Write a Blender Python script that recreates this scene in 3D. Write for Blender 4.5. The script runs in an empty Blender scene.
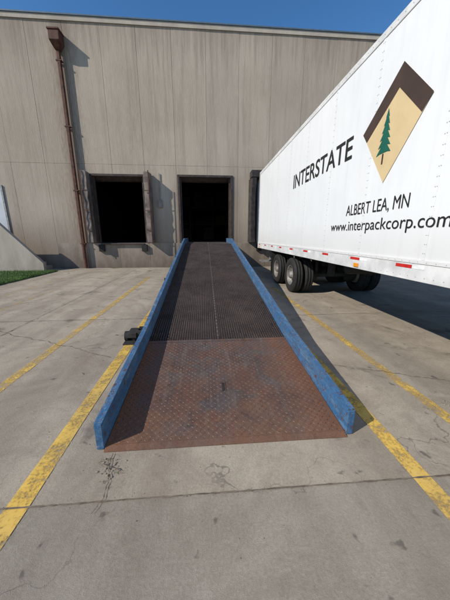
import bpy, math, random
from mathutils import Vector, Matrix
random.seed(7)
S=bpy.context.scene
S.view_settings.view_transform='Standard'; S.view_settings.look='None'
S.view_settings.exposure=0; S.view_settings.gamma=1

# ---------------------------------------------------------------- helpers
def empty(name):
    o=bpy.data.objects.new(name,None); S.collection.objects.link(o); return o
def mesh_obj(name,verts,faces,mat,parent=None,smooth=False,bevel=0):
    m=bpy.data.meshes.new(name); m.from_pydata([tuple(v) for v in verts],[],faces); m.update()
    o=bpy.data.objects.new(name,m); S.collection.objects.link(o)
    if mat: m.materials.append(mat)
    if parent: o.parent=parent
    if smooth:
        for p in m.polygons: p.use_smooth=True
    if bevel:
        b=o.modifiers.new('bevel','BEVEL'); b.width=bevel; b.segments=2; b.limit_method='ANGLE'
    return o
def bx(x0,x1,y0,y1,z0,z1):
    v=[(x0,y0,z0),(x1,y0,z0),(x1,y1,z0),(x0,y1,z0),(x0,y0,z1),(x1,y0,z1),(x1,y1,z1),(x0,y1,z1)]
    f=[(0,3,2,1),(4,5,6,7),(0,1,5,4),(1,2,6,5),(2,3,7,6),(3,0,4,7)]
    return v,f
def join(parts):
    V=[];F=[]
    for v,f in parts:
        n=len(V); V+=v; F+=[tuple(i+n for i in q) for q in f]
    return V,F
def box(name,x0,x1,y0,y1,z0,z1,mat,parent=None,bevel=0):
    v,f=bx(x0,x1,y0,y1,z0,z1); return mesh_obj(name,v,f,mat,parent,bevel=bevel)
def boxes(name,lst,mat,parent=None,bevel=0):
    v,f=join([bx(*b) for b in lst]); return mesh_obj(name,v,f,mat,parent,bevel=bevel)
def tube_part(p0,p1,r,n=12):
    p0=Vector(p0);p1=Vector(p1);d=(p1-p0).normalized()
    a=d.orthogonal().normalized();b=d.cross(a)
    V=[];F=[]
    for p in (p0,p1):
        for i in range(n):
            t=2*math.pi*i/n; V.append(tuple(p+a*r*math.cos(t)+b*r*math.sin(t)))
    for i in range(n):
        j=(i+1)%n; F.append((i,j,n+j,n+i))
    F.append(tuple(range(n))[::-1]); F.append(tuple(range(n,2*n)))
    return V,F
def tube(name,p0,p1,r,mat,parent=None,n=12):
    v,f=tube_part(p0,p1,r,n); return mesh_obj(name,v,f,mat,parent,smooth=False)
def loft_y(sections):
    V=[];F=[];n=len(sections[0][1])
    for y,p in sections:
        for x,z in p: V.append((x,y,z))
    for k in range(len(sections)-1):
        for i in range(n):
            j=(i+1)%n; a=k*n
            F.append((a+i,a+n+i,a+n+j,a+j))
    F.append(tuple(range(n))); F.append(tuple(range((len(sections)-1)*n,len(sections)*n))[::-1])
    return V,F
def lathe_x(cx,cy,cz,prof,n=40):
    V=[];F=[];m=len(prof)
    for i in range(n):
        t=2*math.pi*i/n
        for dx,r in prof: V.append((cx+dx,cy+r*math.cos(t),cz+r*math.sin(t)))
    for i in range(n):
        j=(i+1)%n
        for k in range(m-1): F.append((i*m+k,i*m+k+1,j*m+k+1,j*m+k))
    return V,F

class NT:
    def __init__(s,name):
        s.m=bpy.data.materials.new(name); s.m.use_nodes=True; s.t=s.m.node_tree; s.n=s.t.nodes; s.l=s.t.links
        s.bsdf=s.n['Principled BSDF']; s.out=s.n['Material Output']
        s.co=s.n.new('ShaderNodeTexCoord').outputs['Object']
    def link(s,a,b): s.l.new(a,b)
    def mapping(s,scale):
        m=s.n.new('ShaderNodeMapping'); m.inputs['Scale'].default_value=scale; s.link(s.co,m.inputs['Vector']); return m.outputs[0]
    def noise(s,scale,detail=6,rough=.6,stretch=None,dist=0):
        t=s.n.new('ShaderNodeTexNoise'); t.inputs['Scale'].default_value=scale; t.inputs['Detail'].default_value=detail
        t.inputs['Roughness'].default_value=rough; t.inputs['Distortion'].default_value=dist
        s.link(s.mapping(stretch) if stretch else s.co,t.inputs['Vector']); return t.outputs['Fac']
    def ramp(s,f,a,b,c0=(0,0,0,1),c1=(1,1,1,1)):
        r=s.n.new('ShaderNodeValToRGB'); e=r.color_ramp.elements
        e[0].position=a;e[1].position=b;e[0].color=c0;e[1].color=c1
        s.link(f,r.inputs[0]); return r.outputs[0]
    def mrange(s,f,a,b,c=0.0,d=1.0):
        r=s.n.new('ShaderNodeMapRange'); s.link(f,r.inputs[0])
        for i,v in enumerate((a,b,c,d)): r.inputs[i+1].default_value=v
        return r.outputs[0]
    def mix(s,f,a,b,mode='MIX'):
        m=s.n.new('ShaderNodeMix'); m.data_type='RGBA'; m.blend_type=mode
        for v,i in ((f,0),(a,6),(b,7)):
            if isinstance(v,(int,float)): m.inputs[i].default_value=v
            elif isinstance(v,tuple): m.inputs[i].default_value=v if len(v)==4 else v+(1,)
            else: s.link(v,m.inputs[i])
        return m.outputs[2]
    def math(s,op,a,b=0,c=None):
        m=s.n.new('ShaderNodeMath'); m.operation=op
        for i,v in enumerate((a,b,c)):
            if v is None: continue
            if isinstance(v,(int,float)): m.inputs[i].default_value=v
            else: s.link(v,m.inputs[i])
        return m.outputs[0]
    def xyz(s):
        x=s.n.new('ShaderNodeSeparateXYZ'); s.link(s.co,x.inputs[0]); return x.outputs
    def wnoise(s,f):
        w=s.n.new('ShaderNodeTexWhiteNoise'); w.noise_dimensions='1D'; s.link(f,w.inputs['W']); return w.outputs['Value']
    def bump(s,h,strength=.3,dist=.01):
        b=s.n.new('ShaderNodeBump'); b.inputs['Strength'].default_value=strength; b.inputs['Distance'].default_value=dist
        s.link(h,b.inputs['Height']); s.link(b.outputs[0],s.bsdf.inputs['Normal'])
    def fin(s,col,rough=.8,metal=0,spec=.3):
        if isinstance(col,tuple): s.bsdf.inputs['Base Color'].default_value=col+(1,) if len(col)==3 else col
        else: s.link(col,s.bsdf.inputs['Base Color'])
        if isinstance(rough,(int,float)): s.bsdf.inputs['Roughness'].default_value=rough
        else: s.link(rough,s.bsdf.inputs['Roughness'])
        s.bsdf.inputs['Metallic'].default_value=metal
        s.bsdf.inputs['Specular IOR Level'].default_value=spec
        return s.m
def simple(name,c,rough=.7,var=.25,scale=6,metal=0,bump=.15,spec=.3,stretch=None):
    k=NT(name); n=k.noise(scale,8,.65,stretch)
    lo=tuple(v*(1-var) for v in c); hi=tuple(min(1,v*(1+var)) for v in c)
    k.bump(k.noise(scale*12,4),bump,.004)
    return k.fin(k.mix(k.ramp(n,.35,.65),lo,hi),rough,metal,spec)

# ---------------------------------------------------------------- materials
def m_ground():
    k=NT('concrete_pavement')
    x,y,z=k.xyz()
    big=k.noise(.45,7,.6); med=k.noise(2.6,8,.7); fine=k.noise(60,6,.75); sp=k.noise(260,3,.8)
    c=k.mix(k.ramp(big,.35,.65),(.385,.325,.25),(.48,.415,.325))
    # slab to slab tone, split at the joints
    ys=k.math('FLOOR',k.math('DIVIDE',k.math('SUBTRACT',y,1.30),3.7))
    xs_=k.math('FLOOR',k.math('DIVIDE',k.math('ADD',x,3.4),8.6))
    v_=k.wnoise(k.math('ADD',k.math('MULTIPLY',ys,3.17),k.math('MULTIPLY',xs_,7.31)))
    c=k.mix(k.math('MULTIPLY',v_,.22),c,(.28,.245,.20))
    c=k.mix(k.ramp(med,.3,.72),c,k.mix(1,c,(.72,.70,.67),'MULTIPLY'))
    c=k.mix(k.math('MULTIPLY',k.ramp(fine,.42,.62),.34),c,(.56,.50,.41))
    c=k.mix(k.math('MULTIPLY',k.ramp(sp,.50,.66),.5),c,(.18,.15,.12))
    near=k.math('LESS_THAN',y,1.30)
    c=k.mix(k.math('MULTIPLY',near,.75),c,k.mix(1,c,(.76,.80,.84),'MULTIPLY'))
    tr=k.noise(1.0,5,.6,(1.3,.12,1))
    c=k.mix(k.math('MULTIPLY',k.ramp(tr,.44,.66),.5),c,(.17,.14,.112))
    gb=k.noise(1.1,9,.75,dist=.8)
    c=k.mix(k.math('MULTIPLY',k.ramp(gb,.46,.62),.48),c,(.19,.15,.115))
    gs=k.noise(6,8,.8,dist=.3)
    c=k.mix(k.math('MULTIPLY',k.ramp(gs,.52,.68),.35),c,(.17,.14,.11))
    oil=k.noise(1.7,5,.6,dist=.6)
    c=k.mix(k.math('MULTIPLY',k.ramp(oil,.61,.70),.6),c,(.085,.072,.06))
    drip=k.noise(7,3,.5,dist=.4)
    c=k.mix(k.math('MULTIPLY',k.ramp(drip,.67,.72),.6),c,(.06,.052,.046))
    v=k.n.new('ShaderNodeTexVoronoi'); v.feature='DISTANCE_TO_EDGE'; v.inputs['Scale'].default_value=.38
    wn=k.n.new('ShaderNodeTexNoise'); wn.inputs['Scale'].default_value=2.2; wn.inputs['Detail'].default_value=8
    k.link(k.co,wn.inputs['Vector'])
    vm=k.n.new('ShaderNodeVectorMath'); vm.operation='MULTIPLY_ADD'; k.link(wn.outputs['Color'],vm.inputs[0]); vm.inputs[1].default_value=(.9,.9,0); k.link(k.co,vm.inputs[2])
    k.link(vm.outputs[0],v.inputs['Vector'])
    cr=k.math('LESS_THAN',v.outputs['Distance'],.0018)
    crm=k.math('MULTIPLY',cr,k.ramp(k.noise(.5,3),.46,.54))
    c=k.mix(k.math('MULTIPLY',crm,.6),c,(.12,.10,.085))
    k.bump(k.math('ADD',fine,k.math('MULTIPLY',sp,.6)),.65,.009)
    return k.fin(c,.9)
GROUND=m_ground()

def m_yellow(wear0,wear1):
    k=NT('worn_yellow_paint')
    n=k.noise(5,9,.75); f=k.noise(45,5,.7); g=k.noise(1.5,7,.7)
    c=k.mix(k.ramp(n,.35,.65),(.54,.33,.055),(.66,.44,.10))
    c=k.mix(k.math('MULTIPLY',k.ramp(g,.42,.66),.55),c,(.36,.26,.12))
    k.fin(c,.8)
    w=k.math('ADD',k.math('MULTIPLY',n,.55),k.math('MULTIPLY',f,.45))
    a=k.ramp(w,wear0,wear1)
    tr=k.n.new('ShaderNodeBsdfTransparent'); mx=k.n.new('ShaderNodeMixShader')
    k.link(a,mx.inputs[0]); k.link(tr.outputs[0],mx.inputs[1]); k.link(k.bsdf.outputs[0],mx.inputs[2]); k.link(mx.outputs[0],k.out.inputs[0])
    return k.m
YEL=m_yellow(.38,.52); YEL2=m_yellow(.42,.57); YEL3=m_yellow(.50,.60)

def m_facade():
    k=NT('textured_precast_concrete'); x,y,z=k.xyz()
    st=k.noise(1.2,8,.7,(1.6,1,.16)); fs=k.noise(9,6,.7,(2.2,1,.35)); pl=k.noise(.35,3,.5); gr=k.noise(70,4,.7); dr=k.noise(4,7,.75,(1.6,1,.06))
    c=k.mix(k.ramp(pl,.38,.62),(.40,.335,.262),(.465,.395,.315))
    c=k.mix(k.math('MULTIPLY',k.ramp(st,.42,.70),.5),c,(.27,.215,.17))
    c=k.mix(k.math('MULTIPLY',k.ramp(fs,.45,.68),.35),c,(.53,.46,.375))
    c=k.mix(k.math('MULTIPLY',k.ramp(dr,.50,.66),.42),c,(.22,.175,.135))
    c=k.mix(k.math('MULTIPLY',k.ramp(gr,.45,.62),.4),c,(.25,.21,.17))
    fl=k.math('FLOOR',k.math('DIVIDE',k.math('SUBTRACT',x,.22),1.52))
    c=k.mix(k.math('MULTIPLY',k.wnoise(fl),.26),c,(.27,.23,.19))
    d=k.math('ABSOLUTE',k.math('ADD',x,5.98)); dn=k.math('ADD',d,k.math('MULTIPLY',k.math('SUBTRACT',fs,.5),1.0))
    c=k.mix(k.mrange(dn,.05,.60,.6,0),c,(.15,.095,.065))
    # grime gathered beside and below the dock openings
    for xc in (-5.55,-2.7,-1.3,1.6):
        d=k.math('ADD',k.math('ABSOLUTE',k.math('SUBTRACT',x,xc)),k.math('MULTIPLY',k.math('SUBTRACT',dr,.5),1.1))
        m=k.math('MULTIPLY',k.mrange(d,.0,.55,.45,0),k.mrange(z,3.6,5.4,1,0))
        c=k.mix(m,c,(.14,.105,.08))
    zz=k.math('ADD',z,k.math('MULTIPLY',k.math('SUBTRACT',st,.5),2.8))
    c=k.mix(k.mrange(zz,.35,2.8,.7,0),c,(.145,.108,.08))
    t=k.math('ADD',z,k.math('MULTIPLY',k.math('SUBTRACT',dr,.5),5.0))
    c=k.mix(k.mrange(t,9.2,11,0,.45),c,(.19,.155,.125))
    w=k.n.new('ShaderNodeTexWave'); w.wave_type='BANDS'; w.bands_direction='X'; w.inputs['Scale'].default_value=5.2
    w.inputs['Distortion'].default_value=1.2; w.inputs['Detail'].default_value=2
    k.link(k.co,w.inputs['Vector'])
    c=k.mix(k.math('MULTIPLY',w.outputs['Fac'],.05),c,(.15,.13,.11))
    k.bump(k.math('ADD',k.math('MULTIPLY',w.outputs['Fac'],.25),gr),.5,.014)
    return k.fin(c,.92)
FACADE=m_facade()
def m_stained(name,c1,c2,stain,amt=.6,h=1.1):
    k=NT(name); x,y,z=k.xyz()
    a=k.noise(1.5,8,.7,(1,1,.4)); g=k.noise(50,5,.7)
    c=k.mix(k.ramp(a,.35,.65),c1,c2)
    zz=k.math('ADD',z,k.math('MULTIPLY',k.math('SUBTRACT',a,.5),1.5))
    c=k.mix(k.mrange(zz,.0,h,amt,0),c,stain)
    c=k.mix(k.math('MULTIPLY',k.ramp(g,.45,.65),.3),c,tuple(v*.6 for v in c1))
    k.bump(g,.4,.006); return k.fin(c,.9)
CONC=m_stained('cast_concrete',(.36,.315,.26),(.46,.41,.34),(.20,.165,.13),.4,.8)
DOCKC=m_stained('dock_wall_concrete',(.22,.18,.145),(.33,.28,.23),(.08,.058,.042),.7,1.3)
JOINT=simple('joint_sealant',(.15,.12,.10),.9)
COPING=simple('blue_metal_coping',(.09,.13,.17),.45,.15,3)
RUSTP=simple('rusty_brown_steel',(.085,.036,.024),.7,.45,5,bump=.3)
RUBBER=simple('black_rubber',(.02,.019,.018),.75,.3,8)
SEALG=simple('worn_vinyl_dock_seal',(.15,.122,.105),.7,.6,4,stretch=(1,1,.4))
SEALD=simple('dark_vinyl_dock_seal',(.035,.028,.027),.7,.5,5)
STEELD=simple('dark_steel_frame',(.05,.035,.03),.6,.4,5)
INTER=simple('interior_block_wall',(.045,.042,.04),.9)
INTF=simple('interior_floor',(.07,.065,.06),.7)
SEAM=simple('pavement_joint',(.14,.112,.086),.95,.4,15)
CRACK=simple('pavement_crack_fill',(.10,.08,.06),.95,.4,15)
DOORW=simple('painted_service_door',(.5,.52,.54),.5,.08,2)
RAILM=simple('galvanised_handrail',(.27,.265,.255),.55,.3,8,metal=.2)

def m_blue():
    k=NT('weathered_blue_paint')
    n=k.noise(3.5,9,.72); f=k.noise(22,7,.75); s=k.noise(6,7,.7,(3,.5,3)); g=k.noise(60,5,.75); sc=k.noise(9,7,.8,(1,.25,5)); r2=k.noise(2.2,9,.8)
    c=k.mix(k.ramp(n,.3,.7),(.020,.082,.185),(.045,.145,.295))
    c=k.mix(k.math('MULTIPLY',k.ramp(s,.48,.68),.6),c,(.14,.215,.285))
    c=k.mix(k.math('MULTIPLY',k.ramp(g,.48,.60),.4),c,(.025,.045,.075))
    c=k.mix(k.math('MULTIPLY',k.ramp(sc,.57,.63),.55),c,(.25,.28,.30))
    c=k.mix(k.math('MULTIPLY',k.ramp(r2,.50,.66),.4),c,(.075,.065,.06))
    c=k.mix(k.ramp(f,.55,.60),c,(.085,.04,.026))
    k.bump(f,.5,.005); return k.fin(c,k.ramp(n,.2,.9,(.5,.5,.5,1),(.8,.8,.8,1)),0,.3)
BLUE=m_blue()
def m_plate():
    k=NT('rusty_tread_plate'); x,y,z=k.xyz()
    n=k.noise(1.6,9,.68,(1,.75,1),dist=.4); f=k.noise(14,8,.72); g=k.noise(90,4,.7); b=k.noise(2.3,7,.7,(1,1.6,1))
    sc=k.noise(5,8,.75,(4,.5,1)); p=k.noise(3.6,9,.75,dist=.5)
    c=k.mix(k.ramp(n,.38,.60),(.125,.058,.038),(.070,.050,.045))
    c=k.mix(k.math('MULTIPLY',k.ramp(f,.48,.62),.55),c,(.155,.070,.038))
    c=k.mix(k.math('MULTIPLY',k.ramp(b,.48,.60),.65),c,(.085,.082,.086))
    c=k.mix(k.math('MULTIPLY',k.ramp(p,.55,.64),.6),c,(.040,.028,.024))
    c=k.mix(k.math('MULTIPLY',k.ramp(sc,.52,.64),.45),c,(.17,.135,.11))
    e=k.math('ADD',k.math('ABSOLUTE',k.math('SUBTRACT',x,.17)),k.math('MULTIPLY',k.math('SUBTRACT',n,.5),1.3))
    c=k.mix(k.mrange(e,.62,1.0,0,.65),c,(.23,.09,.036))
    ey=k.math('ADD',y,k.math('MULTIPLY',k.math('SUBTRACT',p,.5),1.6))
    c=k.mix(k.mrange(ey,1.75,2.15,.5,0),c,(.19,.095,.052))
    c=k.mix(k.math('MULTIPLY',k.ramp(g,.5,.62),.4),c,(.035,.025,.021))
    k.bump(g,.3,.003); return k.fin(c,k.ramp(f,.3,.7,(.42,.42,.42,1),(.78,.78,.78,1)),.15,.4)
PLATE=m_plate()
def m_grate():
    k=NT('weathered_steel_grating')
    n=k.noise(1.3,7,.65); f=k.noise(18,6,.7)
    c=k.mix(k.ramp(n,.35,.65),(.036,.027,.025),(.074,.058,.053)); c=k.mix(k.math('MULTIPLY',k.ramp(f,.5,.65),.5),c,(.10,.052,.033))
    return k.fin(c,.65,.2,.35)
GRATE=m_grate()

def m_white():
    k=NT('white_trailer_skin'); x,y,z=k.xyz()
    n=k.noise(.8,5,.6); s=k.noise(3,7,.7,(1,3.2,.22))
    c=k.mix(k.ramp(n,.3,.7),(.665,.68,.695),(.715,.725,.73))
    c=k.mix(k.math('MULTIPLY',k.ramp(s,.48,.8),.3),c,(.48,.455,.41))
    low=k.mrange(k.math('ADD',z,k.math('MULTIPLY',k.math('SUBTRACT',s,.5),1.1)),1.2,1.9,.38,0)
    c=k.mix(low,c,(.42,.38,.33))
    k.bump(k.noise(1.1,2,.5),.35,.035); return k.fin(c,.38,0,.5)
WHITE=m_white()
WHITED=simple('white_trailer_rail',(.56,.56,.55),.4,.18,3)
RIV=simple('rivet_aluminium',(.45,.45,.45),.4,.1,3,metal=.4)
RED=simple('red_reflective_tape',(.45,.025,.02),.35,.15,20)
LETTER=simple('black_vinyl_lettering',(.018,.02,.02),.45,.2,3)
LBROWN=simple('brown_vinyl',(.055,.036,.028),.5,.15,3)
LTAN=simple('tan_vinyl',(.56,.43,.24),.5,.06,3)
LGREEN=simple('green_vinyl',(.01,.10,.07),.5,.1,3)
CHASS=simple('dirty_chassis_black',(.03,.028,.026),.7,.4,6)
HUB=simple('dirty_wheel_steel',(.19,.175,.16),.55,.4,7,metal=.2)
AMBER=simple('amber_marker',(.7,.25,.02),.3,.05,3)
YELP=simple('yellow_decal',(.7,.5,.05),.5,.1,3)

# ---------------------------------------------------------------- ground
G=400
mesh_obj('ground',[(-G,-G,0),(G,-G,0),(G,G,0),(-G,G,0)],[(0,1,2,3)],GROUND)
def line(name,x,y0,y1,w,mat):
    N=60;V=[];F=[]
    for i in range(N+1):
        y=y0+(y1-y0)*i/N
        V+=[(x-w/2+random.uniform(-.004,.004),y,.004),(x+w/2+random.uniform(-.004,.004),y,.004)]
        if i: a=2*i; F.append((a-2,a-1,a+1,a))
    return mesh_obj(name,V,F,mat)
PM=empty('painted_parking_lines')
for n,x,y0,y1,w,m in [('line_1',-1.17,-2,13.2,.135,YEL),('line_2',-2.25,-2,10.5,.125,YEL2),
                      ('line_3',1.46,-2,13.2,.13,YEL),('line_4',2.19,-2,8,.115,YEL2),
                      ('line_5',-5.55,3,10.5,.11,YEL3),('line_6',-4.6,1,8,.11,YEL3)]:
    line(n,x,y0,y1,w,m).parent=PM
def strip(pts,w,z=.0075,jw=.35):
    V=[];F=[]
    for i,p in enumerate(pts):
        a=pts[max(0,i-1)];b=pts[min(len(pts)-1,i+1)]
        d=Vector((b[0]-a[0],b[1]-a[1])).normalized(); n=Vector((-d.y,d.x))
        ww=w*random.uniform(1-jw,1+jw)/2
        V+=[(p[0]+n.x*ww,p[1]+n.y*ww,z),(p[0]-n.x*ww,p[1]-n.y*ww,z)]
        if i: q=2*i; F.append((q-2,q-1,q+1,q))
    return V,F
def jag(p,q,n,amp):
    r=[];off=0
    for i in range(n+1):
        t=i/n; off=off*.75+random.uniform(-amp,amp); e=min(1,4*t,4*(1-t)) 
        r.append((p[0]+(q[0]-p[0])*t+off*e,p[1]+(q[1]-p[1])*t+off*e*.8))
    return r
parts=[]
for y in (1.30,5.0,8.7,12.4,-2.4):
    parts.append(strip(jag((-16,y+.02),(14,y-.03),900,.0012),.009,.0075,.6))
for x in (-3.4,-6.6,5.2,9.):
    parts.append(strip(jag((x,-4),(x,13.6),500,.0012),.009,.0085,.6))
mesh_obj('pavement_joints',*join(parts),SEAM)
parts=[]
parts.append(strip(jag((-.72,1.66),(-.66,1.31),26,.008),.005,.0105,.8))
parts.append(strip(jag((-.76,1.57),(-.61,1.50),12,.006),.006,.0125,.8))
parts.append(strip(jag((-.66,1.31),(-.70,1.22),6,.008),.004,.0115,.7))
parts.append(strip(jag((-4.4,4.9),(-1.3,3.3),90,.018),.006,.0095,.7))
parts.append(strip(jag((1.5,2.9),(3.4,2.1),70,.018),.005,.0135,.7))
parts.append(strip(jag((-3.3,8.6),(-5.2,5.1),90,.018),.009,.0145,.7))
parts.append(strip(jag((-2.6,12.3),(-2.9,8.8),80,.018),.009,.0155,.7))
mesh_obj('pavement_cracks',*join(parts),CRACK)
V=[];F=[]
def pebble(x,y,r,z=0):
    n=len(V); k=6
    for j,(h,s) in enumerate(((0,.8),(.5,1),(1,.5))):
        for i in range(k):
            t=2*math.pi*i/k; q=r*s*random.uniform(.75,1.2)
            V.append((x+q*math.cos(t),y+q*math.sin(t),z+h*r*.9))
    for j in range(2):
        for i in range(k):
            F.append((n+j*k+i,n+j*k+(i+1)%k,n+(j+1)*k+(i+1)%k,n+(j+1)*k+i))
    F.append(tuple(n+2*k+i for i in range(k)))
for i in range(22): pebble(random.gauss(-.69,.05),random.gauss(1.56,.05),random.uniform(.004,.010))
for i in range(60): pebble(random.gauss(-.69,.08),random.gauss(1.56,.07),random.uniform(.0015,.004))
for i in range(350): pebble(random.uniform(-4,4),random.uniform(.7,6),random.uniform(.0015,.005))
for i in range(250): pebble(random.uniform(-4,4),random.gauss(1.3,.03),random.uniform(.0015,.004))
for i in range(160): pebble(random.choice((-1,1))*random.uniform(0,.06)+random.choice((-.94,1.28)),random.uniform(1.7,9),random.uniform(.002,.006))
for i in range(40): pebble(random.gauss(2.36,.05),random.gauss(2.03,.03),random.uniform(.003,.010))
mesh_obj('gravel_debris',V,F,simple('grit_stone',(.21,.175,.14),.9,.5,40))
V=[];F=[]
for cx_,cy_,s_,nn in ((-.74,1.60,.035,45),(-.64,1.50,.02,20),(-.70,1.43,.012,12),(-.95,2.6,.02,25),(-.93,3.2,.02,25),(1.28,2.9,.02,25),(-2.6,12.35,.06,60),(-4.6,13.6,.1,90),(-7.0,13.6,.2,160)):
    for i in range(nn):
        x=random.gauss(cx_,s_);y=random.gauss(cy_,s_*.5);h=random.uniform(.006,.022)*(1 if cy_<5 else 3);a=random.uniform(0,6.28);w=.0016*(1 if cy_<5 else 2.5);n=len(V)
        V+=[(x-w*math.cos(a),y-w*math.sin(a),.001),(x+w*math.cos(a),y+w*math.sin(a),.001),(x+random.uniform(-.7,.7)*h,y+random.uniform(-.7,.7)*h,h)];F.append((n,n+1,n+2))
mesh_obj('weeds',V,F,simple('weed_blades',(.10,.13,.04),.8,.5,30))
GR=simple('lawn_soil',(.055,.085,.025),.95,.4,4)
box('lawn_ground',-40,-6.93,6.2,12.58,.005,.04,GR)
V=[];F=[]
for i in range(26000):
    x=-6.88-abs(random.random()**1.6)*6; y=random.uniform(6.25,12.55); h=random.uniform(.04,.10); a=random.uniform(0,6.28); w=.006
    dx=math.cos(a)*w;dy=math.sin(a)*w; lx=random.uniform(-.03,.03);ly=random.uniform(-.03,.03);n=len(V)
    V+=[(x-dx,y-dy,.02),(x+dx,y+dy,.02),(x+lx,y+ly,.038+h)];F.append((n,n+1,n+2))
mesh_obj('grass',V,F,simple('grass_blades',(.095,.165,.04),.8,.5,1.5))

# ---------------------------------------------------------------- warehouse
W=empty('warehouse_building'); YF=13.8; TOP=10.42
op=[(-5.35,-2.90,1.27,4.44),(-1.17,1.40,1.27,4.46),(2.75,4.85,1.27,4.44)]
jx=[.22+1.52*k for k in range(-17,20)]
XL,XR=jx[0],jx[-1]
xs=sorted(set(jx+[o[0] for o in op]+[o[1] for o in op]))
pan=[];g=.005
def isj(v,l): return any(abs(v-q)<1e-6 for q in l)
for i in range(len(xs)-1):
    x0,x1=xs[i],xs[i+1]; xm=(x0+x1)/2
    holes=[o for o in op if o[0]<xm<o[1]]
    if holes:
        o=holes[0]; segs=[(0,o[2],'d'),(o[3],4.95,'f'),(4.95,TOP,'f')]
    elif -8<xm<6: segs=[(0,1.27,'d'),(1.27,4.95,'f'),(4.95,TOP,'f')]
    else: segs=[(0,4.95,'f'),(4.95,TOP,'f')]
    for z0,z1,t in segs:
        ax0=x0+(g if isj(x0,jx) else 0); ax1=x1-(g if isj(x1,jx) else 0)
        az1=z1-(.007 if abs(z1-4.95)<1e-6 else 0)
        pan.append((t,(ax0,ax1,YF+random.uniform(-.003,.003)+(-.03 if t=='d' else 0),YF+.05,z0,az1)))
boxes('precast_wall_panels',[b for t,b in pan if t=='f'],FACADE,W)
boxes('dock_foundation_wall',[b for t,b in pan if t=='d'],DOCKC,W)
back=[]
xs2=sorted(set([XL,XR]+[o[0] for o in op]+[o[1] for o in op]))
for i in range(len(xs2)-1):
    xm=(xs2[i]+xs2[i+1])/2; h=[o for o in op if o[0]<xm<o[1]]
    if h:
        back.append((xs2[i],xs2[i+1],YF+.052,YF+.3,0,1.268)); back.append((xs2[i],xs2[i+1],YF+.052,YF+.3,h[0][3]+.002,TOP))
    else: back.append((xs2[i],xs2[i+1],YF+.052,YF+.3,0,TOP))
boxes('wall_core',back,JOINT,W)
boxes('side_and_rear_walls',[(XL,XL+.3,YF+.302,45,0,TOP),(XR-.3,XR,YF+.302,45,0,TOP),(XL,XR,45.002,45.3,0,TOP)],FACADE,W)
box('roof',XL,XR,YF+.06,45.3,TOP+.002,TOP+.12,INTER,W)
box('parapet_band',XL-.02,XR+.02,YF-.05,YF+.05,TOP+.003,TOP+.17,CONC,W)
box('metal_coping',XL-.05,XR+.05,YF-.085,YF+.35,TOP+.175,TOP+.235,COPING,W,bevel=.01)
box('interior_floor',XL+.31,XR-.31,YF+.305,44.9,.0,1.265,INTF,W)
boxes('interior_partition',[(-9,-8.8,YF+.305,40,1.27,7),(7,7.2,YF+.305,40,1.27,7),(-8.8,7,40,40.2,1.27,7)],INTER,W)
box('interior_ceiling',-8.8,7,YF+.305,40,7.0,7.1,INTER,W)
RACK=simple('rack_steel',(.05,.03,.02),.6); CART=simple('stored_cartons',(.06,.045,.03),.8,.3,3)
L=[];C=[]
for yy in (26,31):
    for xx in (-3.5,-1.3,.9,3.1): L.append((xx-.05,xx+.05,yy-.05,yy+.05,1.27,5.6))
    for zz in (2.7,4.2,5.5): L.append((-3.5,3.1,yy-.045,yy+.045,zz,zz+.11))
    for xx in (-3.2,-2.2,-.9,.0,1.2,2.2):
        for zz in (1.3,2.83,4.33):
            if random.random()<.8: C.append((xx,xx+.85,yy+.06,yy+1,zz,zz+random.uniform(.7,1.15)))
boxes('storage_rack',L,RACK,W); boxes('cartons',C,CART,W)
box('closed_dock_door',2.76,4.84,YF+.12,YF+.16,1.27,4.43,DOORW,W)
for i,o in enumerate(op):
    x0,x1,z0,z1=o
    boxes('steel_door_frame_%d'%(i+1),[(x0-.09,x0+.02,YF-.05,YF+.04,z0,z1),(x1-.02,x1+.09,YF-.05,YF+.04,z0,z1),(x0-.09,x1+.09,YF-.052,YF+.04,z1-.02,z1+.08)],STEELD,W,bevel=.006)
    tube('roll_door_coil_%d'%(i+1),(x0,YF+.58,z1+.05),(x1,YF+.58,z1+.05),.22,STEELD,W,20)
    if i<2: boxes('door_guides_%d'%(i+1),[(x0+.021,x0+.10,YF+.1,YF+.2,z0,z1),(x1-.10,x1-.021,YF+.1,YF+.2,z0,z1)],STEELD,W)
    box('dock_leveler_%d'%(i+1),x0+.15,x1-.15,YF-.16,YF+.30 if i<2 else YF+.1,1.20,1.262,STEELD,W,bevel=.008)
    boxes('dock_bumpers_%d'%(i+1),[(x0+.02,x0+.30,YF-.16,YF-.032,.85,1.19),(x1-.30,x1-.02,YF-.16,YF-.032,.85,1.19)],RUBBER,W,bevel=.02)
def pad(x0,x1,side,z0,z1,mat,name,d=.42):
    n=14;V=[];F=[]
    for i in range(n+1):
        z=z0+(z1-z0)*i/n; j=random.uniform(-.022,.022); dd=d+random.uniform(-.03,.025)
        if side<0: P=[(x0,YF-.034),(x1,YF-.034),(x1+.02+j,YF-dd),(x0+.06+j,YF-dd)]
        else: P=[(x0,YF-.034),(x1,YF-.034),(x1-.06+j,YF-dd),(x0-.02+j,YF-dd)]
        for x,y in P: V.append((x,y,z))
        if i:
            a=4*(i-1)
            for k in range(4): F.append((a+k,a+(k+1)%4,a+4+(k+1)%4,a+4+k))
    F.append((3,2,1,0)); F.append(tuple(4*n+k for k in range(4)))
    return mesh_obj(name,V,F,mat,W,bevel=.012)
pad(-5.70,-5.42,-1,1.30,4.55,SEALG,'dock_seal_pad_1',.5); pad(-2.78,-2.50,1,1.30,4.55,SEALG,'dock_seal_pad_2',.5)
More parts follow.
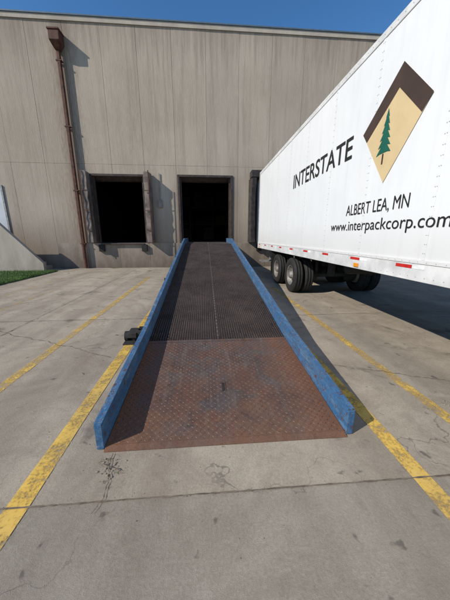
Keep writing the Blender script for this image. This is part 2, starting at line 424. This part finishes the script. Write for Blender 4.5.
boxes('seal_edge_angles',[(-5.66,-5.62,YF-.56,YF-.535,1.28,4.6),(-2.58,-2.54,YF-.56,YF-.535,1.28,4.6)]+[(-5.66,-5.40,YF-.558,YF-.537,z,z+.03) for z in (1.9,2.8,3.7)]+[(-2.80,-2.54,YF-.558,YF-.537,z,z+.03) for z in (1.9,2.8,3.7)],RUSTP,W,bevel=.003)
pad(2.30,2.56,-1,1.30,4.35,SEALD,'dock_seal_pad_3',.6); pad(4.95,5.21,1,1.30,4.35,SEALD,'dock_seal_pad_4',.6)
box('dock_seal_head',2.34,5.2,YF-.6,YF-.06,4.37,4.7,SEALD,W,bevel=.03)
# downspout
DS=empty('rusty_downspout')
v=[(-6.24,YF-.44,9.86),(-5.82,YF-.44,9.86),(-5.82,YF-.01,9.86),(-6.24,YF-.01,9.86),
   (-6.24,YF-.44,9.52),(-5.82,YF-.44,9.52),(-5.82,YF-.01,9.52),(-6.24,YF-.01,9.52),
   (-6.14,YF-.24,9.28),(-5.96,YF-.24,9.28),(-5.96,YF-.06,9.28),(-6.14,YF-.06,9.28)]
f=[(0,1,2,3)]
for a in (0,4):
    for k in range(4): f.append((a+k,a+4+k,a+4+(k+1)%4,a+(k+1)%4))
f.append((8,11,10,9))
mesh_obj('conductor_head',v,f,RUSTP,DS,bevel=.01)
boxes('head_rim',[(-6.27,-5.79,YF-.47,YF-.005,9.862,9.92)],RUSTP,DS,bevel=.008)
box('pipe',-6.125,-5.985,YF-.21,YF-.07,1.25,9.29,RUSTP,DS,bevel=.02)
tube('lower_pipe',(-6.055,YF-.15,.03),(-6.055,YF-.15,1.27),.085,RUSTP,DS,16)
boxes('brackets',[(-6.17,-5.94,YF-.22,YF-.035,z,z+.05) for z in (1.22,3.7,6.4,8.9)],RUSTP,DS,bevel=.005)
boxes('wall_conduit',[(-2.15,-2.12,YF-.06,YF-.02,3.36,4.6),(-2.22,-2.05,YF-.12,YF-.004,3.0,3.35)],simple('conduit_grey',(.25,.22,.19),.5),W,bevel=.004)

ST=empty('concrete_stair')
P=[(-7.5,0),(-7.5,.38),(-9.25,2.3),(-13,2.3),(-13,0)]
V=[(x,12.6,z) for x,z in P]+[(x,12.8,z) for x,z in P]; n=5
F=[(4,3,2,1,0),(5,6,7,8,9)]+[(i,(i+1)%n,n+(i+1)%n,n+i) for i in range(n)]
mesh_obj('cheek_wall',V,F,CONC,ST,bevel=.012)
boxes('steps',[(-13,-7.75-.25*i,12.802,13.74,.186*i,.186*(i+1)) for i in range(7)],CONC,ST)
box('service_door',-10.6,-9.55,YF-.035,YF-.006,1.33,3.8,DOORW,ST)
boxes('service_door_frame',[(-9.54,-9.46,YF-.05,YF-.006,1.33,3.88),(-10.7,-10.62,YF-.05,YF-.006,1.33,3.88),(-10.7,-9.46,YF-.052,YF-.006,3.884,3.95)],RAILM,ST)

# ---------------------------------------------------------------- yard ramp
R=empty('loading_yard_ramp')
def zd(y):
    pts=[(1.72,.02),(3.35,.17),(11.1,1.30),(13.72,1.30)]
    for (a,za),(b,zb) in zip(pts,pts[1:]):
        if y<=b: return za+(zb-za)*(y-a)/(b-a)
    return 1.3
XI0,XI1=-.80,1.147
TH=.062; H=.215
ys=[1.72,3.35,11.1,13.62]
def rail(name,x0,x1,inner):
    parts=[]
    def sec(xa,xb,lo,hi):
        s=[]
        for y in ys:
            b=max(.006,zd(y)+lo); t=max(b+.01,zd(y)+hi)
            s.append((y,[(xa,b),(xb,b),(xb,t),(xa,t)]))
        return loft_y(s)
    if inner>0: parts.append(sec(x0+.034,x1-.004,-.17,H-.013))
    else: parts.append(sec(x0+.004,x1-.034,-.17,H-.013))
    parts.append(sec(x0,x1,H-.012,H))
    parts.append(sec(x0,x1,-.19,-.171))
    mesh_obj(name,*join(parts),BLUE,R,bevel=.003)
    L=[]
    y=2.6
    while y<13.3:
        if inner>0: L.append((x0+.004,x0+.033,y,y+.012,max(.02,zd(y)-.165),zd(y)+H-.014))
        else: L.append((x1-.033,x1-.004,y,y+.012,max(.02,zd(y)-.165),zd(y)+H-.014))
        y+=.9
    boxes(name+'_stiffeners',L,BLUE,R)
    box(name+'_end_plate',x0+.003,x1-.003,1.709,1.719,.004,zd(1.72)+H-.006,BLUE,R,bevel=.003)
rail('curb_beam_1',XI0-TH,XI0,1); rail('curb_beam_2',XI1,XI1+TH,-1)
def slab(x0,x1,y0,y1,lo,hi):
    s=[]
    yy=[y0]+[q for q in (3.35,11.1) if y0<q<y1]+[y1]
    for y in yy: s.append((y,[(x0,max(.003,zd(y)+lo)),(x1,max(.003,zd(y)+lo)),(x1,zd(y)+hi),(x0,zd(y)+hi)]))
    return loft_y(s)
mesh_obj('tread_plate',*slab(XI0+.002,XI1-.002,1.735,3.35,-.012,0),PLATE,R)
s=[(y,[(XI0+.002,.003),(XI1-.002,.003),(XI1-.002,z),(XI0+.002,z)]) for y,z in ((1.68,.006),(1.734,.0205))]
mesh_obj('plate_lip',*loft_y(s),PLATE,R)
V=[];F=[];F2=[]
p=.034; iy=0; y=1.755
while y<3.33:
    ix=0; x=XI0+.025
    while x<XI1-.025:
        sgn=1 if (ix+iy)%2 else -1
        a=math.radians(45*sgn); l=.014;w=.0042; n=len(V)
        ca,sa=math.cos(a),math.sin(a)
        hh=.0030*random.uniform(.5,1.1)
        for u,vv,h in ((-l,0,0),(0,-w,0),(l,0,0),(0,w,0),(-l*.45,0,hh),(l*.45,0,hh)):
            X=x+u*ca-vv*sa;Y=y+u*sa+vv*ca
            V.append((X,Y,zd(Y)+.0003+h))
        F+=[(n,n+1,n+4),(n+1,n+5,n+4),(n+1,n+2,n+5),(n+2,n+3,n+5),(n+3,n+4,n+5),(n+3,n,n+4)]
        x+=p; ix+=1
    y+=p; iy+=1
def m_loz():
    k=NT('worn_tread_lozenge'); a=k.noise(1.9,7,.7,dist=.4); b=k.noise(30,4,.7)
    c=k.mix(k.ramp(a,.40,.60),(.085,.05,.038),(.15,.105,.085)); c=k.mix(k.math('MULTIPLY',k.ramp(b,.45,.6),.4),c,(.06,.035,.027))
    return k.fin(c,.5,.15,.4)
mesh_obj('tread_lozenges',V,F,m_loz(),R)
mesh_obj('lift_slot',*slab(.158,.186,2.30,2.43,.0005,.0042),RUBBER,R)
mesh_obj('lift_slot_rim',*join([slab(.150,.1575,2.29,2.44,.001,.005),slab(.1865,.194,2.29,2.44,.001,.005)]),PLATE,R)
mesh_obj('splice_bar',*slab(XI0+.002,XI1-.002,3.352,3.40,-.03,.004),PLATE,R)
parts=[]
y0,y1=3.41,13.60; cx=(XI0+XI1)/2
x=XI0+.02
while x<XI1-.01:
    if abs(x-cx)>.03: parts.append(slab(x-.0035,x+.0035,y0,y1,-.03,-.002))
    x+=.034
y=y0
while y<y1:
    for a,b in ((XI0+.006,cx-.022),(cx+.022,XI1-.006)):
        parts.append(([(a,y,zd(y)-.02),(b,y,zd(y)-.02),(b,y+.010,zd(y)-.02),(a,y+.010,zd(y)-.02),
                       (a,y,zd(y)),(b,y,zd(y)),(b,y+.010,zd(y)),(a,y+.010,zd(y))],bx(0,1,0,1,0,1)[1]))
    y+=.04
mesh_obj('bar_grating',*join(parts),GRATE,R)
V=[];F=[];y=y0+.02
while y<y1:
    x=XI0+.02
    while x<XI1-.01:
        if abs(x-cx)>.03 and random.random()<.9:
            n=len(V);z=zd(y)-.004
            V+=[(x-.008,y-.007,z),(x+.008,y-.007,z),(x+.008,y+.007,z),(x-.008,y+.007,z),(x,y,z+.011)]
            F+=[(n,n+1,n+4),(n+1,n+2,n+4),(n+2,n+3,n+4),(n+3,n,n+4)]
        x+=.034
    y+=.04
mesh_obj('grating_teeth',V,F,simple('worn_steel_teeth',(.09,.073,.066),.5,.5,4,metal=.3),R)
mesh_obj('centre_bar',*slab(cx-.018,cx+.018,3.41,13.6,-.06,.001),GRATE,R)
y=3.5
parts=[]
while y<13.5:
    parts.append(slab(cx-.008,cx+.008,y,y+.016,.0015,.005)); y+=.12
mesh_obj('centre_bar_bolts',*join(parts),simple('worn_bolt_steel',(.3,.29,.28),.4,.3,5,metal=.5),R)
L=[]
y=3.6
while y<13.5:
    L.append((XI0-.025,XI1+.025,y,y+.06,max(.015,zd(y)-.15),zd(y)-.05)); y+=.55
boxes('cross_members',L,BLUE,R)
for x,n in ((-.55,1),(.9,2)):
    prof=[(-.10,.20),(-.12,.30),(-.115,.36),(-.08,.40),(.08,.40),(.115,.36),(.12,.30),(.10,.20)]
    mesh_obj('ramp_tire_%d'%n,*lathe_x(x,9.0,.402,prof,36),RUBBER,R,smooth=True)
    mesh_obj('ramp_wheel_%d'%n,*lathe_x(x,9.0,.402,[(-.09,0),(-.09,.1),(-.05,.18),(-.09,.2),(.09,.2),(.05,.18),(.09,.1),(.09,0)],24),HUB,R)
tube('ramp_axle',(-.45,9,.402),(.8,9,.402),.05,CHASS,R)
boxes('axle_hangers',[(-.3,-.2,8.9,9.1,.44,zd(8.9)-.155),(.55,.65,8.9,9.1,.44,zd(8.9)-.155)],BLUE,R)
boxes('support_legs',[(-.86,-.76,12.2,12.3,.02,1.11),(1.1,1.2,12.2,12.3,.02,1.11),(-.95,-.67,12.1,12.4,.0,.018),(1.01,1.29,12.1,12.4,.0,.018),(-.76,1.1,12.22,12.28,.5,.56)],BLUE,R)
xe=XI0-TH-.002
boxes('jack_bracket',[(xe-.20,xe,3.78,3.81,.10,.20),(xe-.20,xe,3.96,3.99,.10,.20),(xe-.34,xe-.20,3.76,4.01,.09,.17),(xe-.40,xe-.12,3.70,4.06,.0,.022),(xe-.30,xe-.22,3.84,3.93,.022,.09)],CHASS,R,bevel=.006)
mesh_obj('jack_roller',*lathe_x(xe-.375,3.88,.082,[(-.03,0),(-.03,.06),(-.025,.078),(.025,.078),(.03,.06),(.03,0)],20),RUBBER,R)
xe=XI1+TH+.002
boxes('stub_bracket',[(xe,xe+.10,3.78,3.99,.10,.16)],CHASS,R,bevel=.006)
for y in (5.6,7.8):
    parts=[]
    for i in range(12):
        t0=2*math.pi*i/12;t1=2*math.pi*(i+1)/12;zc=zd(y)+.18
        parts.append(tube_part((XI0-TH-.01,y+.05*math.cos(t0),zc+.045*math.sin(t0)),(XI0-TH-.01,y+.05*math.cos(t1),zc+.045*math.sin(t1)),.008,6))
    mesh_obj('tie_ring',*join(parts),CHASS,R)
boxes('dock_lip',[(XI0+.05,XI1-.05,13.63,14.3,1.285,1.31)],STEELD,R)

# ---------------------------------------------------------------- semi trailer
T=empty('semi_trailer'); X0,X1=2.46,5.05; Y0,Y1=-4.3,11.75; ZB,ZT=1.10,4.26
box('cargo_box',X0+.004,X1-.004,Y0,Y1,1.34,ZT-.10,WHITE,T)
boxes('bottom_rail',[(X0-.012,X0+.06,Y0-.01,Y1+.01,ZB,1.30),(X1-.06,X1+.012,Y0-.01,Y1+.01,ZB,1.30)],WHITED,T,bevel=.006)
boxes('bottom_rail_lip',[(X0-.020,X0+.003,Y0-.01,Y1+.01,1.302,1.345),(X1-.003,X1+.02,Y0-.01,Y1+.01,1.302,1.345)],WHITE,T,bevel=.003)
boxes('floor_and_crossmembers',[(X0+.062,X1-.062,Y0,Y1,1.24,1.338)]+[(X0+.062,X1-.062,Y0+.15+.4*i,Y0+.2+.4*i,1.13,1.238) for i in range(39)],CHASS,T)
boxes('top_rail',[(X0-.008,X0+.05,Y0-.01,Y1+.01,ZT-.098,ZT),(X1-.05,X1+.008,Y0-.01,Y1+.01,ZT-.098,ZT),(X0+.052,X1-.052,Y0,Y1,ZT-.09,ZT-.01)],WHITED,T,bevel=.01)
boxes('rear_frame',[(X0-.014,X0+.10,Y1+.012,Y1+.09,ZB-.02,ZT+.005),(X1-.10,X1+.014,Y1+.012,Y1+.09,ZB-.02,ZT+.005),(X0+.102,X1-.102,Y1+.012,Y1+.09,ZB-.02,ZB+.25),(X0+.102,X1-.102,Y1+.012,Y1+.09,ZT-.25,ZT+.005)],RAILM,T,bevel=.005)
boxes('rear_doors',[(X0+.104,3.75,Y1+.014,Y1+.07,1.36,4.0),(3.76,X1-.104,Y1+.014,Y1+.07,1.36,4.0)],WHITE,T)
boxes('underride_guard',[(3.0,3.08,Y1-.05,Y1+.03,.5,1.1),(4.43,4.51,Y1-.05,Y1+.03,.5,1.1),(2.55,4.95,Y1-.05,Y1+.05,.45,.55)],RAILM,T)
seams=[Y1-.35-1.24*i for i in range(13)]
boxes('side_panel_seams',[(X0-.0005,X0+.003,y-.022,y+.022,1.347,ZT-.10) for y in seams],WHITE,T)
V=[];F=[]
def rivet(y,z,r=.0065,x=X0-.001):
    n=len(V)
    for s,h in ((1,0),(.6,.004)):
        for i in range(6):
            t=i*math.pi/3; V.append((x-h,y+r*s*math.cos(t),z+r*s*math.sin(t)))
    for i in range(6): j=(i+1)%6; F.append((n+i,n+6+i,n+6+j,n+j))
    F.append(tuple(n+6+i for i in range(6))[::-1])
for y in seams:
    z=1.42
    while z<ZT-.12:
        rivet(y-.012,z); rivet(y+.012,z); z+=.10
y=Y0+.1
while y<Y1:
    rivet(y,ZT-.05,x=X0-.0085); rivet(y,1.322,x=X0-.0205,r=.006); rivet(y,1.15,x=X0-.0125,r=.007); y+=.12
mesh_obj('rivets',V,F,RIV,T)
L=[];Lw=[]
y=Y1-.25
while y>Y0:
    L.append((X0-.0155,X0-.0125,y-.26,y,1.24,1.28)); Lw.append((X0-.0155,X0-.0125,y-.44,y-.262,1.24,1.28)); y-=1.05
boxes('red_reflectors',L,RED,T); boxes('white_reflectors',Lw,simple('white_reflective_tape',(.66,.66,.66),.3),T)
boxes('amber_lights',[(X0-.03,X0-.013,3.9,4.02,1.13,1.19),(X0-.03,X0-.013,11.4,11.5,1.13,1.19)],AMBER,T,bevel=.005)

def text(name,body,ya,yb,zb,cap,xoff,bold=0,ref='H'):
    def mk(b):
        c=bpy.data.curves.new('t','FONT'); c.body=b; c.offset=bold; c.resolution_u=6; c.fill_mode='FRONT'
        o=bpy.data.objects.new('t',c); S.collection.objects.link(o)
        dg=bpy.context.evaluated_depsgraph_get(); m=bpy.data.meshes.new_from_object(o.evaluated_get(dg))
        bpy.data.objects.remove(o); return m
    hm=mk(ref); h0=min(v.co.y for v in hm.vertices); h=max(v.co.y for v in hm.vertices)-h0
    m=mk(body); a=min(v.co.x for v in m.vertices);b=max(v.co.x for v in m.vertices)
    for v in m.vertices:
        u=(v.co.x-a)/(b-a); zz=(v.co.y-h0)/h*cap
        v.co=Vector((X0-xoff, ya+(yb-ya)*u, zb+zz))
    m.name=name; m.materials.clear(); m.materials.append(LETTER)
    o=bpy.data.objects.new(name,m); S.collection.objects.link(o); o.parent=T
text('lettering_name','INTERSTATE',7.33,4.48,2.86,.34,.004,.010)
text('lettering_town','ALBERT LEA, MN',4.46,3.06,1.95,.165,.004,0)
text('lettering_web','www.interpackcorp.com',4.96,2.46,1.705,.155,.004,0)
def decal(name,pts,off,mat):
    mesh_obj(name,[(X0-off,y,z) for y,z in pts],[tuple(range(len(pts)))],mat,T)
decal('logo_tan_diamond',[(3.50,3.66),(2.97,3.10),(3.60,2.32),(4.20,3.10)],.004,LTAN)
decal('logo_brown_roof_1',[(3.50,3.663),(4.205,3.10),(4.09,2.96),(3.52,3.40)],.006,LBROWN)
decal('logo_brown_roof_2',[(3.50,3.663),(3.52,3.40),(3.09,2.96),(2.965,3.10)],.007,LBROWN)
tr=[(3.67,3.24)]
L_=[];R_=[]
for i in range(6):
    z=3.24-.088*i; w=.035+.022*i
    L_+=[(3.67+w,z-.105),(3.67+w*.5,z-.09)]; R_+=[(3.67-w,z-.105),(3.67-w*.5,z-.09)]
decal('logo_tree',tr+L_+R_[::-1],.009,LGREEN)
decal('logo_tree_trunk',[(3.683,2.70),(3.657,2.70),(3.657,2.57),(3.683,2.57)],.010,LBROWN)

def wheel(cx,cy,out):
    r=.50
    for dx in (0,.30*-out):
        c=cx+dx
        w=.13
        prof=[(-w*.85,.29),(-w,.33),(-w*1.02,.42),(-w*.85,.48),(-w*.7,r),(-.05,r),(-.045,r-.012),(-.035,r-.012),(-.03,r),(.03,r),(.035,r-.012),(.045,r-.012),(.05,r),(w*.7,r),(w*.85,.48),(w*1.02,.42),(w,.33),(w*.85,.29)]
        mesh_obj('tire',*lathe_x(c,cy,r,prof,48),RUBBER,T,smooth=True)
        s=out
        prof=[(s*.105,.292),(s*.115,.285),(s*.09,.27),(s*.03,.25),(s*-.02,.21),(s*-.02,.13),(s*.03,.12),(s*.10,.10),(s*.13,.07),(s*.135,0)] if dx==0 else [(s*.1,.292),(s*.06,.27),(s*-.1,.25),(s*-.1,0)]
        mesh_obj('wheel_rim',*lathe_x(c,cy,r,prof,32),HUB,T,smooth=True)
    parts=[tube_part((cx-out*.02,cy+.165*math.cos(i*.6283),r+.165*math.sin(i*.6283)),(cx+out*.03,cy+.165*math.cos(i*.6283),r+.165*math.sin(i*.6283)),.017,6) for i in range(10)]
    mesh_obj('lug_nuts',*join(parts),HUB,T)
for cy in (7.32,8.80):
    wheel(X0+.16,cy,-1); wheel(X1-.16,cy,1)
    tube('axle',(X0+.3,cy,.5),(X1-.3,cy,.5),.07,CHASS,T,14)
    tube('brake_drum',(X0+.62,cy,.5),(X0+.80,cy,.5),.2,CHASS,T,18); tube('brake_drum',(X1-.80,cy,.5),(X1-.62,cy,.5),.2,CHASS,T,18)
L=[]
for x in (X0+.72,X1-.86):
    L+=[(x,x+.12,5.9,10.2,.93,1.12),(x+.02,x+.10,7.17,7.47,.57,.93),(x+.02,x+.10,8.65,8.95,.57,.93),(x+.01,x+.11,7.9,8.25,.60,.93),(x+.03,x+.09,7.3,8.8,.60,.68),(x+.01,x+.11,6.2,6.4,.62,.93),(x+.01,x+.11,9.3,9.5,.62,.93)]
L+=[(X0+.85,X1-.87,6.6,6.7,.95,1.10),(X0+.85,X1-.87,9.3,9.4,.95,1.10)]
boxes('slider_and_suspension',L,CHASS,T,bevel=.006)
boxes('mud_flaps',[(X0+.05,X0+.68,9.55,9.562,.22,1.10),(X1-.68,X1-.05,9.55,9.562,.22,1.10)],RUBBER,T)
boxes('slider_decals',[(X0+.716,X0+.7185,6.0,6.18,.97,1.06)],YELP,T)
tube('air_tank',(3.2,5.5,.93),(4.3,5.5,.93),.15,CHASS,T,18)
boxes('landing_gear',[(2.85,2.97,-1.7,-1.58,.1,1.1),(4.54,4.66,-1.7,-1.58,.1,1.1),(2.78,3.04,-1.78,-1.5,.0,.05),(4.47,4.73,-1.78,-1.5,.0,.05),(2.97,4.54,-1.67,-1.61,.6,.68)],CHASS,T)

# ---------------------------------------------------------------- light
d=Vector((1.56,.76,-1.20)).normalized()
sl=bpy.data.lights.new('sun','SUN'); sl.energy=5.0; sl.angle=math.radians(.53); sl.color=(1,.94,.84)
so=bpy.data.objects.new('sun',sl); S.collection.objects.link(so); so.rotation_euler=d.to_track_quat('-Z','Y').to_euler(); so.location=(-10,-5,15)
w=bpy.data.worlds.new('World'); S.world=w; w.use_nodes=True; nt=w.node_tree
sk=nt.nodes.new('ShaderNodeTexSky'); sk.sky_type='NISHITA'; sk.sun_disc=False
sk.sun_elevation=math.asin(-d.z); sk.sun_rotation=math.atan2(-d.x,-d.y)%(2*math.pi)
sk.altitude=300; sk.air_density=1.0; sk.dust_density=.15; sk.ozone_density=3.5
hs=nt.nodes.new('ShaderNodeHueSaturation'); hs.inputs['Saturation'].default_value=1.2
nt.links.new(sk.outputs[0],hs.inputs['Color'])
nt.links.new(hs.outputs[0],nt.nodes['Background'].inputs[0]); nt.nodes['Background'].inputs[1].default_value=.15

# ---------------------------------------------------------------- camera
cam=bpy.data.cameras.new('camera'); co=bpy.data.objects.new('camera',cam); S.collection.objects.link(co); S.camera=co
cam.sensor_fit='HORIZONTAL'; cam.sensor_width=36; cam.lens=36*255/450; cam.clip_end=2000; cam.clip_start=.05
th=math.radians(14.05); ps=math.radians(4.57)
f=Vector((math.sin(ps)*math.cos(th),math.cos(ps)*math.cos(th),-math.sin(th)))
co.location=(0,0,1.61); co.rotation_euler=f.to_track_quat('-Z','Y').to_euler()
